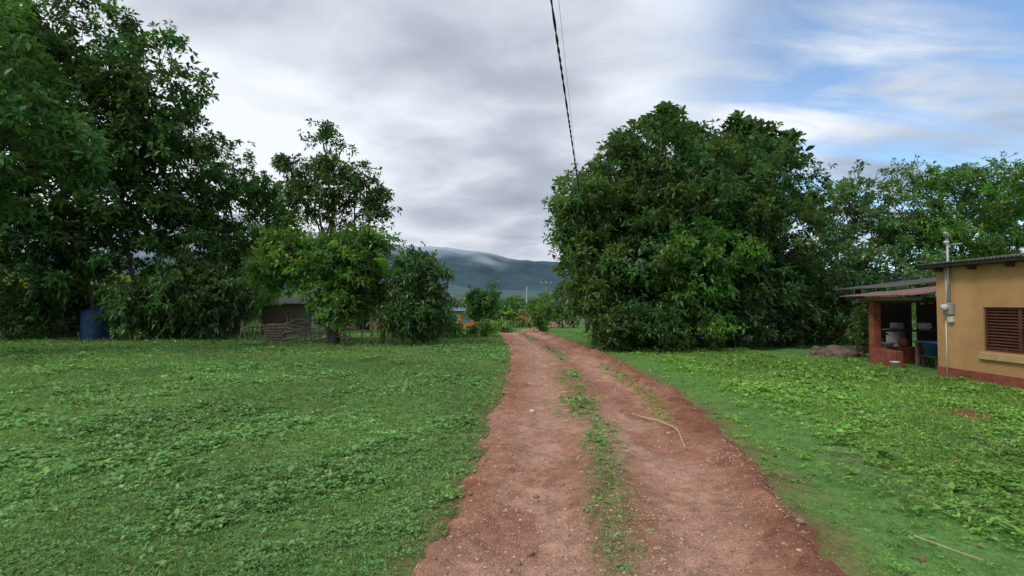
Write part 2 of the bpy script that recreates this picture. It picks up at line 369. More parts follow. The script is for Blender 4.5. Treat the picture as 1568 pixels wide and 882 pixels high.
for nm, x, y, h, r, cc, nl in [('broadleaf_tree', -3.4, 58, 2.4, 1.5, MD, 5000), ('broadleaf_tree', 3.3, 60, 1.0, 1.4, LT, 3000), ('broadleaf_tree', -1.4, 88, 1.0, 2.0, MD, 3500), ('broadleaf_tree', -14, 74, 2.2, 3.2, MD, 5000), ('broadleaf_tree', 7.2, 75, 2.0, 2.6, DK, 4000), ('broadleaf_tree', -5.4, 110, .8, 3.4, DK, 4000), ('broadleaf_tree', 1.2, 130, .6, 3.4, DK, 4000), ('shrub', 1.4, 78, -1.2, 1.1, LT, 1500), ('shrub', -1.2, 50, -1.0, .7, LT, 2500)]:
    zt = float(terrain(x, y))
    tree(nm, (x, y), [(x, y, h, r), (x-r*.6, y, h-r*.5, r*.7), (x+r*.6, y+.5, h-r*.6, r*.7), (x, y-.4, max(h-r*1.2, zt+.5), r*.8)], nl, .38, .5, cc, .6, tr=.12)

def tree_mass(name, pts, hs, leafn, lf, cols):
    P = []; C = []
    for (x, y), h, cc in zip(pts, hs, cols):
        z0 = float(terrain(x, y)); m = leafn
        u = nrmz(rng.normal(0, 1, (m, 3)))*rng.uniform(.6, 1.05, (m, 1))
        lob = rng.normal(0, .45, (5, 3)); q = rng.integers(0, 5, m)
        p = np.array([x, y, z0+h*.52])+(u*.6+lob[q]*np.array([1, 1, .5]))*np.array([h*.55, h*.55, h*.5])
        P.append(p); C.append(np.tile(np.array(cc)*rng.uniform(.75, 1.25), (m, 1))*rng.uniform(.75, 1.25, (m, 1)))
    P = np.concatenate(P); C = np.concatenate(C)
    ok = P[:, 2] > terrain(P[:, 0], P[:, 1]); P = P[ok]; C = C[ok]; m = len(P)
    dr = nrmz(rng.normal(0, 1, (m, 3))); up = nrmz(rng.normal(0, .5, (m, 3))+np.array([0, -.4, 1]))
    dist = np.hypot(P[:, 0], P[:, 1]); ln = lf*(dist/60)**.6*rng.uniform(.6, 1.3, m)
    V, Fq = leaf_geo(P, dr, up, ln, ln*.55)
    haze = ss(90, 1000, dist)[:, None]; C = C*(1-haze*.65)+np.array([.085, .14, .13])*haze*.65  # distance haze painted into the leaf colour
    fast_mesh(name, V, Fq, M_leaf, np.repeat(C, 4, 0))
pts = []; hs = []; cols = []
while len(pts) < 280:
    y = 70*(900/70)**rng.random(); x = rng.uniform(-1.25, 1.25)*y+rng.uniform(-10, 10)
    L = np.interp(y, YK, LK); R = np.interp(y, YK, RK)
    if L-6 < x < R+6: continue
    if y < 140 and -14 < x < 12: continue
    pts.append((x, y)); hs.append(rng.uniform(3.5, 7.0)*(1+y/900)); cols.append([DK, MD, DK, (.13, .20, .06)][rng.integers(0, 4)])
for i in range(40):
    y = rng.uniform(180, 420); x = rng.uniform(-.2, .12)*y
    L = np.interp(y, YK, LK); R = np.interp(y, YK, RK)
    if L-5 < x < R+5: continue
    pts.append((x, y)); hs.append(rng.uniform(4.5, 8)*(1+y/900)); cols.append([DK, MD][i % 2])
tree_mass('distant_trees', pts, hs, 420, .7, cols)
pts = []; hs = []; cols = []
for i in range(60):
    y = rng.uniform(30, 48); x = rng.uniform(-1.2, 1.3)*y
    if -9.5 < x < 9: continue
    if -14 < x < -6 and y < 34.5: continue
    pts.append((x, y)); hs.append(rng.uniform(3.0, 5.4) if x < 0 else rng.uniform(3.5, 5.5)); cols.append([MD, LT, (.19, .29, .05)][rng.integers(0, 3)])
tree_mass('background_trees', pts, hs, 1300, .34, cols)

# ------------------------------------------------------------ hills
def hill_mat(name, c, c2, haze_cap, z0, z1):  # forest colour blends with height into pale haze painted on the slope
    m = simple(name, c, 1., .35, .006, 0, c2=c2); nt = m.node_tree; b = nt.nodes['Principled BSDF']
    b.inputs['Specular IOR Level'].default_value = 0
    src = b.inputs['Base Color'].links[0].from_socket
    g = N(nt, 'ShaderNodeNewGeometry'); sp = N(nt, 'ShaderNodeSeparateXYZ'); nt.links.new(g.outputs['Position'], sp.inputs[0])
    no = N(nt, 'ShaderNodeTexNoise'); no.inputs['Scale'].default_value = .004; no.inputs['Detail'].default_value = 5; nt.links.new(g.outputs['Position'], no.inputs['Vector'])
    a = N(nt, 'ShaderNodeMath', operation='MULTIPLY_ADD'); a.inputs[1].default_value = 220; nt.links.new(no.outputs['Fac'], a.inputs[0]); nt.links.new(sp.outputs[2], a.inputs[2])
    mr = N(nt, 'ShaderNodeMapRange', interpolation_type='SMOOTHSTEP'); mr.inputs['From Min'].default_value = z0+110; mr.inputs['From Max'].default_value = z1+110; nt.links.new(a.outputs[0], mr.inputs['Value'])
    mx = N(nt, 'ShaderNodeMix', data_type='RGBA'); nt.links.new(mr.outputs[0], mx.inputs['Factor']); nt.links.new(src, mx.inputs['A']); mx.inputs['B'].default_value = (*haze_cap, 1)
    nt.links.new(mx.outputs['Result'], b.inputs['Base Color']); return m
M_hill = hill_mat('hill_forest_haze_tint', (.066, .112, .134), (.048, .085, .106), (.43, .48, .56), 195, 325)  # these hill base colours include the blue-grey of distance haze
M_hill1 = simple('near_hill_forest_haze_tint', (.066, .118, .112), 1., .35, .006, 0, c2=(.048, .094, .088))
M_hill2 = hill_mat('far_hill_forest_haze_tint', (.17, .23, .28), (.15, .21, .26), (.48, .53, .60), 190, 320)
def hill(name, y0, depth, prof, mat, seed):
    xs = np.linspace(-5200, 5200, 300); ts = np.linspace(0, 1, 44)
    X, T = np.meshgrid(xs, ts)
    H = np.interp(X, [p[0] for p in prof], [p[1] for p in prof])
    H = H*(1+.16*(fbm(X/330, T*0, seed)-.5))
    shape = np.sin(np.clip(T, 0, 1)*np.pi)**.8
    gully = (fbm(X/190+T*1.2, T*4, seed+3)-.5)*.5*shape*H*(1-shape*.7)
    Z = H*shape+gully-30
    Yc = y0+depth*T
    n = len(xs); i = np.arange(43)[:, None]*n+np.arange(n-1)[None]
    Fq = np.stack([i, i+1, i+n+1, i+n], -1).reshape(-1, 4)
    fast_mesh(name, np.stack([X.ravel(), Yc.ravel(), Z.ravel()], 1), Fq, mat, None, True)
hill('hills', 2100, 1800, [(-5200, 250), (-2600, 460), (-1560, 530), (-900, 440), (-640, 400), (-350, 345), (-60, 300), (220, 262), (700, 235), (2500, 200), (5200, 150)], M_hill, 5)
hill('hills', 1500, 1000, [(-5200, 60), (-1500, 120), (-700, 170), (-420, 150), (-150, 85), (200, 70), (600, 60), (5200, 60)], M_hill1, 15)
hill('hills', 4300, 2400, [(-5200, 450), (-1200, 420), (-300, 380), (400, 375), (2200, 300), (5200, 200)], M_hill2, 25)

# ------------------------------------------------------------ ground cover
def road_strip(x, y):
    L = np.interp(y, YK, LK); R = np.interp(y, YK, RK); s = (x-L)/(R-L)
    a = np.exp(-((s-.47)/.06)**2)*ss(.40, .62, fbm(x*1.2, y*.6, 73))*.75
    b = np.exp(-((s-.80)/.05)**2)*ss(6.5, 8, y)*ss(15, 12, y)*.8
    c = np.exp(-((s-.42)/.08)**2)*ss(7, 8, y)*ss(12, 10.5, y)*.8
    return np.maximum(np.maximum(a, b), c)
def scatter(n, dmin, dmax, pw=.6, th=1.05):
    u = rng.random(n); d = (dmin**pw+u*(dmax**pw-dmin**pw))**(1/pw); a = rng.uniform(-th, th, n)
    return np.sin(a)*d, np.cos(a)*d, d
def cover(name, nplants, per, leaf0, aspect, kind):
    x, y, d = scatter(nplants, 1.6, 34, .64)
    e = edge_e(x, y); bare = bare_mask(x, y)
    R = np.interp(y, YK, RK); fine = (x > R-.2)*ss(1.9, .9, x-R+(vn(x, y, 91)-.5)*.8)
    pr = ss(.12, -.32, e)*(1-bare*.7)
    strip = road_strip(x, y)
    pr = np.where(e < .02, pr, strip*.45+pr*.3)
    pn = fbm(x*1.3, y*1.3, 95, 4)
    if kind == 'weed': pr = pr*(1-fine*.9)*(.65+.5*ss(.3, .55, pn))
    else: pr = pr*(.25+.75*np.maximum(fine, ss(.62, .42, pn)))
    inside = (x > 9.3) & (y < 14.2)
    ok = (rng.random(nplants) < pr) & ~inside & ~((x > 8) & (y > 15.2)) & (y < 33)
    x, y, d, fine, pn, e = x[ok], y[ok], d[ok], fine[ok], pn[ok], e[ok]
    n = len(x); z = ground_z(x, y)
    zr = road_z(x, y); z = np.where(e > 0, np.maximum(z, zr), z)
    if kind == 'weed':
        hh = rng.uniform(.004, .035, n)*(.5+1.6*ss(.45, .7, pn))
        p = np.repeat(np.stack([x, y, z+hh], 1), per, 0); m = len(p)
        p[:, :2] += rng.normal(0, .015, (m, 2))
        a = rng.uniform(0, 6.28, m); el = rng.normal(.22, .28, m)
        dr = np.stack([np.cos(a)*np.cos(el), np.sin(a)*np.cos(el), np.sin(el)], 1)
        up = nrmz(np.array([0, 0, 1.])+rng.normal(0, .3, (m, 3)))
        ln = np.repeat(leaf0*(np.maximum(d, 2.5)/4)**.50*rng.lognormal(0, .30, n)*(.8+.5*ss(.45, .7, pn)), per)*rng.uniform(.7, 1.2, m); wd = ln*aspect
        V, Fq = leaf_geo(p, dr, up, ln, wd, .1, .1)
    else:
        p = np.repeat(np.stack([x, y, z-.005], 1), per, 0); m = len(p)
        p[:, :2] += rng.normal(0, .02, (m, 2))
        dr = nrmz(np.array([0, 0, 1.])+rng.normal(0, .55, (m, 3))*np.array([1, 1, .3]))
        up = rng.normal(0, 1, (m, 3))
        sc = np.repeat((np.maximum(d, 2.5)/4)**.5*np.where(fine > .5, .5, 1.)*rng.uniform(.6, 1.3, n), per)
        ln = leaf0*sc*rng.uniform(.6, 1.3, m); wd = ln*aspect+.002
        V, Fq = leaf_geo(p, dr, up, ln, wd, .1, .25)
    big = np.repeat(fbm(x*.45, y*.45, 97, 3), per); sm = np.repeat(rng.normal(1, .18, n), per)
    xx = np.repeat(x, per)
    base = np.where((xx > 1.5)[:, None], np.array([.195, .43, .085]), np.array([.175, .385, .115]))
    if kind != 'weed': base = base*np.array([.95, .85, .75])
    c = base*((.65+.7*big)*sm*rng.uniform(.75, 1.25, m))[:, None]
    dry = (rng.random(m) < (.025 if kind == 'weed' else .10))
    c[dry] = np.array([.36, .30, .15])*rng.uniform(.6, 1.1, (dry.sum(), 1))
    yl = np.repeat(rng.random(n), per)*.25; c[:, 0] *= 1+yl
    fast_mesh(name, V, Fq, M_grass, np.repeat(np.clip(c, .004, .65), 4, 0))
cover('lawn_weeds', 165000, 6, .027, .64, 'weed')
cover('grass', 65000, 6, .07, .07, 'blade')

# ------------------------------------------------------------ buildings
def box(name, lo, hi, mat, parent=None, bevel=0.0, rot=None):
    lo = np.array(lo, float); hi = np.array(hi, float); c = (lo+hi)/2; h = (hi-lo)/2
    V = [(x*h[0], y*h[1], z*h[2]) for x in (-1, 1) for y in (-1, 1) for z in (-1, 1)]
    Fq = [(0, 1, 3, 2), (4, 6, 7, 5), (0, 4, 5, 1), (2, 3, 7, 6), (0, 2, 6, 4), (1, 5, 7, 3)]
    me = bpy.data.meshes.new(name); me.from_pydata(V, [], Fq); me.update(); me.materials.append(mat)
    o = bpy.data.objects.new(name, me); o.location = c
    if rot: o.rotation_euler = rot
    link(o, parent)
    if bevel:
        b = o.modifiers.new('b', 'BEVEL'); b.width = bevel; b.segments = 2
    return o
def cyl(name, a, b, r, mat, parent=None, r2=None, sides=12):
    g = Geo(); a = np.array(a, float); b = np.array(b, float)
    V, Fq = tube([a, (a+b)/2, b], [r, (r+(r2 or r))/2, r2 or r], sides)
    g.add(V, Fq); o = g.obj(name, mat, parent)
    import bmesh
    bm = bmesh.new(); bm.from_mesh(o.data); ed = [q for q in bm.edges if q.is_boundary]
    bmesh.ops.holes_fill(bm, edges=ed, sides=sides); bm.to_mesh(o.data); bm.free()
    return o
M_wall = simple('house_plaster', (.53, .30, .13), .85, .22, .9, .25)
M_plinth = simple('plinth_paint', (.30, .085, .05), .8, .35, 5, .2)
M_louv = simple('brown_louver', (.12, .045, .035), .4, .3, 8, .05)
M_dark = simple('dark_interior', (.02, .018, .015), .9)
M_trim = simple('trim_plaster', (.56, .37, .17), .8, .15, 6)
M_tin = simple('weathered_tin', (.10, .095, .09), .6, .4, 4, .2, .3, c2=(.07, .045, .035))
M_rust = simple('rusty_tin', (.26, .12, .10), .7, .4, 3, .2, .2, c2=(.14, .12, .12))
M_wood = simple('grey_wood', (.24, .19, .145), .9, .4, 12, .5)
M_dwood = simple('dark_wood', (.06, .045, .035), .9, .4, 12, .5)
M_grey = simple('grey_metal', (.42, .43, .42), .45, .15, 10, .05, .3)
M_white = simple('white_plastic', (.68, .68, .66), .5, .08, 10, .02)
M_blue = simple('blue_plastic', (.03, .12, .36), .4, .2, 6, .05)
M_dblue = simple('faded_blue_plastic', (.02, .08, .22), .6, .4, 4, .05)
M_cable = simple('black_cable', (.02, .02, .022), .6, .1, 6, 0)
M_conc = simple('concrete', (.34, .33, .31), .9, .2, 5, .3)
M_orange = simple('orange_paint', (.65, .22, .06), .8, .2, 3, .1)
M_teal = simple('teal_paint', (.10, .30, .42), .6, .2, 3, .1)

def corrugated(name, x0, x1, y0, y1, z0, z1, mat, parent, along='x', period=.076, amp=.012):
    if along == 'x':
        n = int((y1-y0)/period*6); ys = np.linspace(y0, y1, n); xs = np.linspace(x0, x1, 4)
    else:
        n = int((x1-x0)/period*6); xs = np.linspace(x0, x1, n); ys = np.linspace(y0, y1, 4)
    X, Y, Fq = grid_mesh(xs, ys)
    if along == 'x': Z = z0+(z1-z0)*(X-x0)/(x1-x0)+amp*np.sin(Y/period*6.283)
    else: Z = z0+(z1-z0)*(Y-y0)/(y1-y0)+amp*np.sin(X/period*6.283)
    return fast_mesh(name, np.stack([X, Y, Z], 1), Fq, mat, None, True, parent)

house = empty('plaster_house')
HX = 9.45; HY0 = 2.2; HY1 = 11.4; HB = -.15; HT = 2.38; XB = 14.5
def wall_with_openings(parent):
    wins = [(8.85, 10.28), (4.4, 5.9)]
    zb, zt = .66, 1.53
    segs = [(HY0, 4.4), (5.9, 8.85), (10.28, HY1)]
    for a, b in segs: box('wall', (HX, a, HB), (HX+.15, b, HT), M_wall, parent)
    for a, b in wins:
        box('wall_below_window', (HX, a, HB), (HX+.15, b, zb), M_wall, parent)
        box('wall_above_window', (HX, a, zt), (HX+.15, b, HT), M_wall, parent)
        box('window_sill', (HX-.06, a-.08, zb-.17), (HX+.02, b+.08, zb-.03), M_trim, parent, .01)
        for yy in (a, b-.045): box('window_frame', (HX+.03, yy, zb), (HX+.09, yy+.045, zt), M_louv, parent)
        box('window_mullion', (HX+.028, (a+b)/2-.03, zb+.046), (HX+.088, (a+b)/2+.03, zt-.046), M_louv, parent)
        for zz in (zb, zt-.045): box('window_frame', (HX+.032, a+.046, zz), (HX+.088, b-.046, zz+.045), M_louv, parent)
        k = 13
        for i in range(k):
            z = zb+.08+(zt-zb-.16)*i/(k-1)
            for ya, yb in ((a+.05, (a+b)/2-.035), ((a+b)/2+.035, b-.05)):
                box('louver', (HX+.058-.032, ya, z-.004), (HX+.058+.032, yb, z+.004), M_louv, parent, rot=(0, math.radians(-42), 0))
        box('window_dark', (HX+.13, a, zb), (HX+.14, b, zt), M_dark, parent)
wall_with_openings(house)
box('north_wall', (HX+.15, HY1-.15, HB), (XB, HY1-.003, HT), M_wall, house)
box('south_wall', (HX+.15, HY0+.003, HB), (XB, HY0+.15, HT), M_wall, house)
box('east_wall', (XB-.15, HY0+.15, HB), (XB-.003, HY1-.15, HT+.6), M_wall, house)
box('plinth', (HX-.015, HY0-.01, HB), (HX-.001, HY1+.012, .22), M_plinth, house)
box('plinth_north', (HX, HY1+.0, HB), (XB, HY1+.014, .22), M_plinth, house)
corrugated('roof', HX-.28, XB+.3, HY0-.3, HY1+.22, 2.47, 3.1, M_tin, house)
box('roof_edge_board', (HX-.24, HY0-.25, 2.395), (HX-.20, HY1+.18, 2.455), M_dwood, house)
box('soffit', (HX-.20, HY0-.2, 2.385), (HX+.16, HY1+.15, 2.40), M_dwood, house)
for i in range(12):
    y = HY0+.2+i*.8; box('rafter_end', (HX-.19, y, 2.30), (HX-.002, y+.05, 2.383), M_dwood, house)
mast = empty('electric_meter_and_mast')
cyl('mast_pipe', (HX-.07, 11.0, 1.5), (HX-.07, 11.0, 3.05), .024, M_grey, mast)
cyl('weatherhead', (HX-.07, 11.0, 3.05), (HX-.17, 10.93, 3.12), .05, M_grey, mast, .035)
cyl('mast_arm', (HX-.07, 11.0, 2.86), (HX-.02, 10.7, 2.86), .015, M_grey, mast)
cyl('insulator', (HX-.13, 11.0, 2.92), (HX-.05, 11.0, 2.92), .035, M_white, mast)
box('meter_box', (HX-.11, 10.92, 1.36), (HX-.005, 11.12, 1.62), M_grey, mast, .02)
cyl('meter_glass', (HX-.11, 11.02, 1.52), (HX-.2, 11.02, 1.52), .075, M_white, mast, .065)
box('breaker_box', (HX-.07, 10.94, 1.2), (HX-.004, 11.06, 1.34), M_white, mast, .01)
cyl('ground_conduit', (HX-.02, 11.14, 0), (HX-.02, 11.14, 1.3), .012, M_white, mast)
cyl('supply_conduit', (HX-.02, 11.1, 1.6), (HX-.02, 11.12, 2.35), .018, M_white, mast)
for dy, zt in ((.1, 2.2), (.14, 1.9)):
    g = Geo(); g.add(*tube(bent((HX-.012, 11.04+dy, 1.45), (HX-.012, 10.96+dy, zt), 8, .06), [.007]*8, 5)); g.obj('loose_wire', M_white, mast)

po = empty('kitchen_lean_to')
corrugated('roof_sheet', 9.15, 13.6, 11.75, 14.3, 1.80, 2.28, M_rust, po)
corrugated('roof_sheet_back', 10.4, 14.6, 14.1, 16.6, 2.05, 2.55, M_tin, po)
box('beam', (9.3, 13.75, 1.62), (13.3, 13.87, 1.75), M_wood, po)
box('beam_front', (9.42, 11.9, 1.68), (9.52, 13.7, 1.76), M_wood, po)
box('post', (9.55, 13.55, -.1), (9.75, 13.74, 1.68), M_plinth, po, .01)
box('post', (12.2, 13.6, -.1), (12.35, 13.74, 1.61), M_dwood, po)
box('post', (11.0, 16.3, -.1), (11.12, 16.42, 2.05), M_dwood, po)
box('post', (14.0, 16.3, -.1), (14.12, 16.42, 2.35), M_dwood, po)
box('low_wall', (9.5, 12.75, -.1), (9.72, 13.54, .42), M_plinth, po, .02)
box('low_wall_return', (9.76, 13.56, -.1), (10.9, 13.73, .46), M_plinth, po, .02)
box('inner_wall', (12.3, 11.6, -.1), (12.4, 13.5, 1.9), M_dwood, po)
for i in range(14):
    y = 14.0+i*.17; box('wall_board', (12.9, y, -.1), (12.93, y+.15, 1.5+.5*rng.random()), M_dwood, po)
for i in range(10):
    x = 11.15+i*.17; box('rear_board', (x, 16.45, -.1), (x+.15, 16.48, 1.5+.35*rng.random()), M_dwood, po)
box('shelf', (10.6, 14.6, .8), (12.6, 15.0, .84), M_dwood, po)
for x in (10.65, 12.5): box('shelf_leg', (x, 14.7, -.1), (x+.06, 14.76, .8), M_dwood, po)
box('table_top', (10.2, 12.2, .62), (11.4, 13.1, .67), M_wood, po, .01)
for x in (10.25, 11.3):
    for y in (12.25, 13.0): box('table_leg', (x, y, -.1), (x+.06, y+.06, .62), M_wood, po)
def lathe(name, prof, loc, mat, parent=None, sides=24):
    V = []; Fq = []
    for r, z in prof:
        for j in range(sides): a = j*6.28318/sides; V.append((loc[0]+r*math.cos(a), loc[1]+r*math.sin(a), loc[2]+z))
    for k in range(len(prof)-1):
        for j in range(sides): j2 = (j+1) % sides; Fq.append((k*sides+j, k*sides+j2, (k+1)*sides+j2, (k+1)*sides+j))
    return fast_mesh(name, V, Fq, mat, None, True, parent)
POT = [(.001, 0), (.12, 0), (.17, .08), (.15, .18), (.17, .2), (.14, .2), (.1, .03), (.001, .03)]
lathe('blue_washtub', [(.001, 0), (.26, 0), (.34, .30), (.37, .30), (.37, .33), (.33, .33), (.25, .03), (.001, .03)], (10.45, 12.6, .34), M_blue)
stl = empty('wooden_stool')
box('seat', (10.2, 12.35, .28), (10.7, 12.85, .33), M_dwood, stl, .01)
for x in (10.22, 10.63):
    for y in (12.37, 12.78): box('leg', (x, y, -.08), (x+.05, y+.05, .28), M_dwood, stl)
lathe('white_bucket', [(.001, 0), (.07, 0), (.10, .18), (.11, .18), (.11, .20), (.09, .2), (.065, .02), (.001, .02)], (9.35, 12.55, -.01), M_white)
lathe('grey_pot', POT, (10.9, 12.4, .67), M_grey)
lathe('grey_pot', POT, (11.1, 14.8, .84), M_grey); lathe('grey_pot', POT, (11.9, 14.8, .84), M_white)
lathe('white_basin', [(.001, 0), (.12, 0), (.2, .09), (.21, .1), (.19, .1), (.11, .01), (.001, .01)], (9.95, 13.64, .47), M_grey)
lathe('clay_pot', [(.001, 0), (.08, 0), (.13, .1), (.10, .18), (.11, .2), (.08, .2), (.08, .03), (.001, .03)], (10.4, 13.64, .465), M_plinth)
lathe('water_drum', [(.001, 0), (.28, 0), (.29, .3), (.28, .32), (.29, .6), (.28, .62), (.29, .85), (.001, .85)], (11.6, 15.6, -.02), M_conc)
tree('potted_shrub', (10.0, 14.6), [(10.0, 14.6, .9, .35), (10.2, 14.7, 1.2, .25)], 900, .13, .4, MD, .2, tr=.02)
bv = ico2(2)
rx = rng.uniform(9.3, 12.4, 34); ry = rng.uniform(15.2, 17.6, 34); rs = rng.uniform(.08, .30, 34)
stones('rock_pile', np.stack([rx, ry, ground_z(rx, ry)+rs*.2], 1), rs, np.array([.17, .12, .10])*rng.uniform(.5, 1.5, (34, 1)), .7, None, bv)
ob = empty('orange_outhouse')
box('walls', (13.6, 20.2, -.1), (15.2, 21.8, 1.9), M_orange, ob); box('door', (13.9, 20.17, 0), (14.6, 20.197, 1.7), M_dark, ob)
corrugated('roof', 13.3, 15.5, 19.9, 22, 1.95, 2.1, M_rust, ob)

sh = empty('board_shed')
for i in range(16):
    x = -13.2+i*.16; box('wall_board', (x, 27.0, -.1), (x+.145, 27.03, 1.5+.05*rng.random()), M_wood, sh)
box('side_wall', (-10.6, 27.03, -.1), (-10.57, 29.4, 1.6), M_conc, sh); box('back_wall', (-13.2, 29.4, -.1), (-10.6, 29.44, 1.6), M_conc, sh)
corrugated('roof', -13.5, -10.3, 26.7, 29.8, 1.66, 2.0, M_tin, sh, along='y')
s2 = empty('concrete_cottage')
box('walls', (-12.3, 31, -.7), (-7.6, 34, 1.75), M_trim, s2)
box('door', (-9.4, 30.97, -.6), (-8.6, 30.997, 1.3), M_dark, s2); box('window', (-11.0, 30.97, .3), (-10.2, 30.997, 1.1), M_louv, s2)
corrugated('roof', -12.7, -7.2, 30.6, 34.4, 1.85, 2.4, M_tin, s2, along='y')
fence = empty('stick_fence')
xs = np.arange(-11.6, -4.2, .36)
for x in xs:
    h = rng.uniform(.55, 1.05); y = 21.8-(x+11.6)*.34
    g = Geo(); g.add(*tube(bent((x, y, -.1), (x+rng.normal(0, .12), y+rng.normal(0, .05), h), 4, .08), [.035, .032, .028, .024], 6)); g.obj('stake', M_wood, fence)
for k in range(14):
    x0 = rng.uniform(-11.6, -6.5); x1 = x0+rng.uniform(1.4, 2.6); z0 = rng.uniform(.1, .8)
    g = Geo(); g.add(*tube(bent((x0, 21.7-(x0+11.6)*.34, z0), (x1, 21.7-(x1+11.6)*.34, z0+rng.normal(0, .2)), 5, .06), [.035, .035, .03, .028, .022], 6)); g.obj('rail', M_wood, fence)
wl = empty('stacked_firewood')
for k in range(40):
    z = .05+(k//6)*.11; x = -10.0+(k % 6)*.12+(k//6 % 2)*.05
    cyl('log', (x, 20.9, z), (x+rng.normal(0, .03), 21.4, z+rng.normal(0, .01)), .055, M_wood, wl, None, 8)
lathe('blue_water_tank', [(.001, 0), (.5, 0), (.52, .1), (.5, .15), (.52, .35), (.5, .4), (.52, .6), (.5, .65), (.52, .9), (.5, 1.25), (.25, 1.38), (.22, 1.38), (.22, 1.45), (.001, 1.46)], (-18.7, 23.0, 0), M_dblue)

dh = empty('orange_cottage'); z0 = float(terrain(-8, 78))
box('walls', (-10.4, 76, z0-.3), (-5.7, 80, z0+2.5), M_orange, dh)
box('door', (-8.6, 75.96, z0), (-7.7, 75.997, z0+2), M_white, dh); box('window', (-7.2, 75.96, z0+.8), (-6.2, 75.997, z0+1.7), M_teal, dh); box('window', (-10, 75.96, z0+.8), (-9.2, 75.997, z0+1.7), M_teal, dh)
corrugated('roof', -10.9, -5.2, 75.2, 80.6, z0+2.55, z0+3.0, M_teal, dh, along='y', period=.3, amp=.04)
for (nm, x, y, w, mt) in [('pale_cottage', 3.2, 96, 4.5, M_trim), ('pale_cottage', -14, 100, 5, M_conc), ('pale_cottage', -1.6, 118, 5, M_orange)]:
    hh = empty(nm); z0 = float(terrain(x, y)); box('walls', (x, y, z0-.3), (x+w, y+4, z0+2.2), mt, hh)
    box('door', (x+w*.4, y-.04, z0), (x+w*.4+.9, y-.003, z0+1.9), M_dark, hh); box('window', (x+.5, y-.04, z0+.8), (x+1.4, y-.003, z0+1.6), M_dark, hh)
    corrugated('roof', x-.4, x+w+.4, y-.5, y+4.5, z0+2.25, z0+3, M_tin, hh, along='y', period=.3, amp=.04)
fp = empty('lane_fence')
for i in range(16):
    y = 46+i*3; x = float(np.interp(y, YK, LK))-1.2; z = float(terrain(x, y)); cyl('post', (x, y, z-.1), (x, y, z+1.1), .05, M_wood, fp, None, 6)

def pole(name, x, y, top, mat, arm=True):
    r = empty(name); z = float(terrain(x, y)); cyl('shaft', (x, y, z-.2), (x, y, top), .14, mat, r, .09, 10)
    if arm:
        box('crossarm', (x-.7, y-.16, top-.5), (x+.7, y-.09, top-.4), M_wood, r)
        for q in (-.6, 0, .6): cyl('insulator', (x+q, y-.125, top-.4), (x+q, y-.125, top-.25), .04, M_white, r)
pole('utility_pole', 4.41, 30, 5.4, M_wood); pole('utility_pole', 2.0, 70, 3.9, M_conc, False); pole('utility_pole', 4.0, 60, 4.4, M_wood)
pole('utility_pole', -3.5, -16, 8.0, M_wood)
a = np.array([-3.5, -16.1, 7.75]); b = np.array([4.41, 30, 5.08]); t = np.linspace(0, 1, 1400)
cab = a+(b-a)*t[:, None]
g = Geo()
for ph in (0, 3.1416):
    th = t*46/.9*6.283+ph+np.sin(t*90)*1.8
    p = cab+np.stack([np.cos(th), np.zeros_like(th), np.sin(th)], 1)*.012
    g.add(*tube(p, np.full(len(t), .0125), 5))
g.obj('power_cable', M_cable)
t = np.linspace(0, 1, 40); a2 = a+np.array([.35, 0, .25]); b2 = b+np.array([-.12, 0, -.05]); g = Geo(); g.add(*tube(a2+(b2-a2)*t[:, None], np.full(40, .003), 5)); g.obj('thin_wire', M_cable)

M_stick = simple('dry_stick', (.55, .45, .26), .8, .2, 12)
def stick(name, pts, r):
    pts = np.array([(x, y, float(max(road_z(x, y), ground_z(x, y)))+h) for x, y, h in pts]); g = Geo()
    tt = np.linspace(0, len(pts)-1, 24); p = np.stack([np.interp(tt, np.arange(len(pts)), pts[:, k]) for k in range(3)], 1)
    for _ in range(3): p[1:-1] = (p[:-2]+p[1:-1]*2+p[2:])/4
    g.add(*tube(p, np.linspace(r, r*.5, 24), 7)); g.obj(name, M_stick)
stick('dry_stick', [(1.82, 7.3, .03), (1.98, 6.9, .05), (2.02, 6.3, .06), (1.88, 5.6, .03)], .013)
stick('dry_stick', [(1.75, 7.5, .03), (1.85, 7.2, .05), (1.99, 7.05, .02)], .009)
stick('dry_stick', [(2.75, 3.55, .04), (2.85, 3.35, .03), (2.9, 3.2, .04)], .006)
stones('pale_rock', np.array([[.30, 7.7, float(road_z(.30, 7.7))+.02]]), np.array([.036]), np.array([[.62, .58, .52]]), .9, None, bv)
px = np.array([.2, -.35, .12, .45, -.2, 2.05, 2.6]); py = np.array([4.4, 4.3, 3.4, 4.6, 9.8, 3.7, 3.3])
stones('rock', np.stack([px, py, np.maximum(road_z(px, py), ground_z(px, py))+.01], 1), rng.uniform(.02, .035, 7), np.array([.34, .2, .14])*rng.uniform(.7, 1.2, (7, 1)), .7, None, bv)
lx = np.array([-1.0, -6.4, -4.2, -8.2, -2.9]); ly = np.array([5.8, 8.8, 11.5, 9.5, 7.5])
stones('litter', np.stack([lx, ly, ground_z(lx, ly)+.05], 1), np.array([.025, .03, .04, .03, .02]), np.array([.6, .62, .66])*np.ones((5, 1)), .5, None)

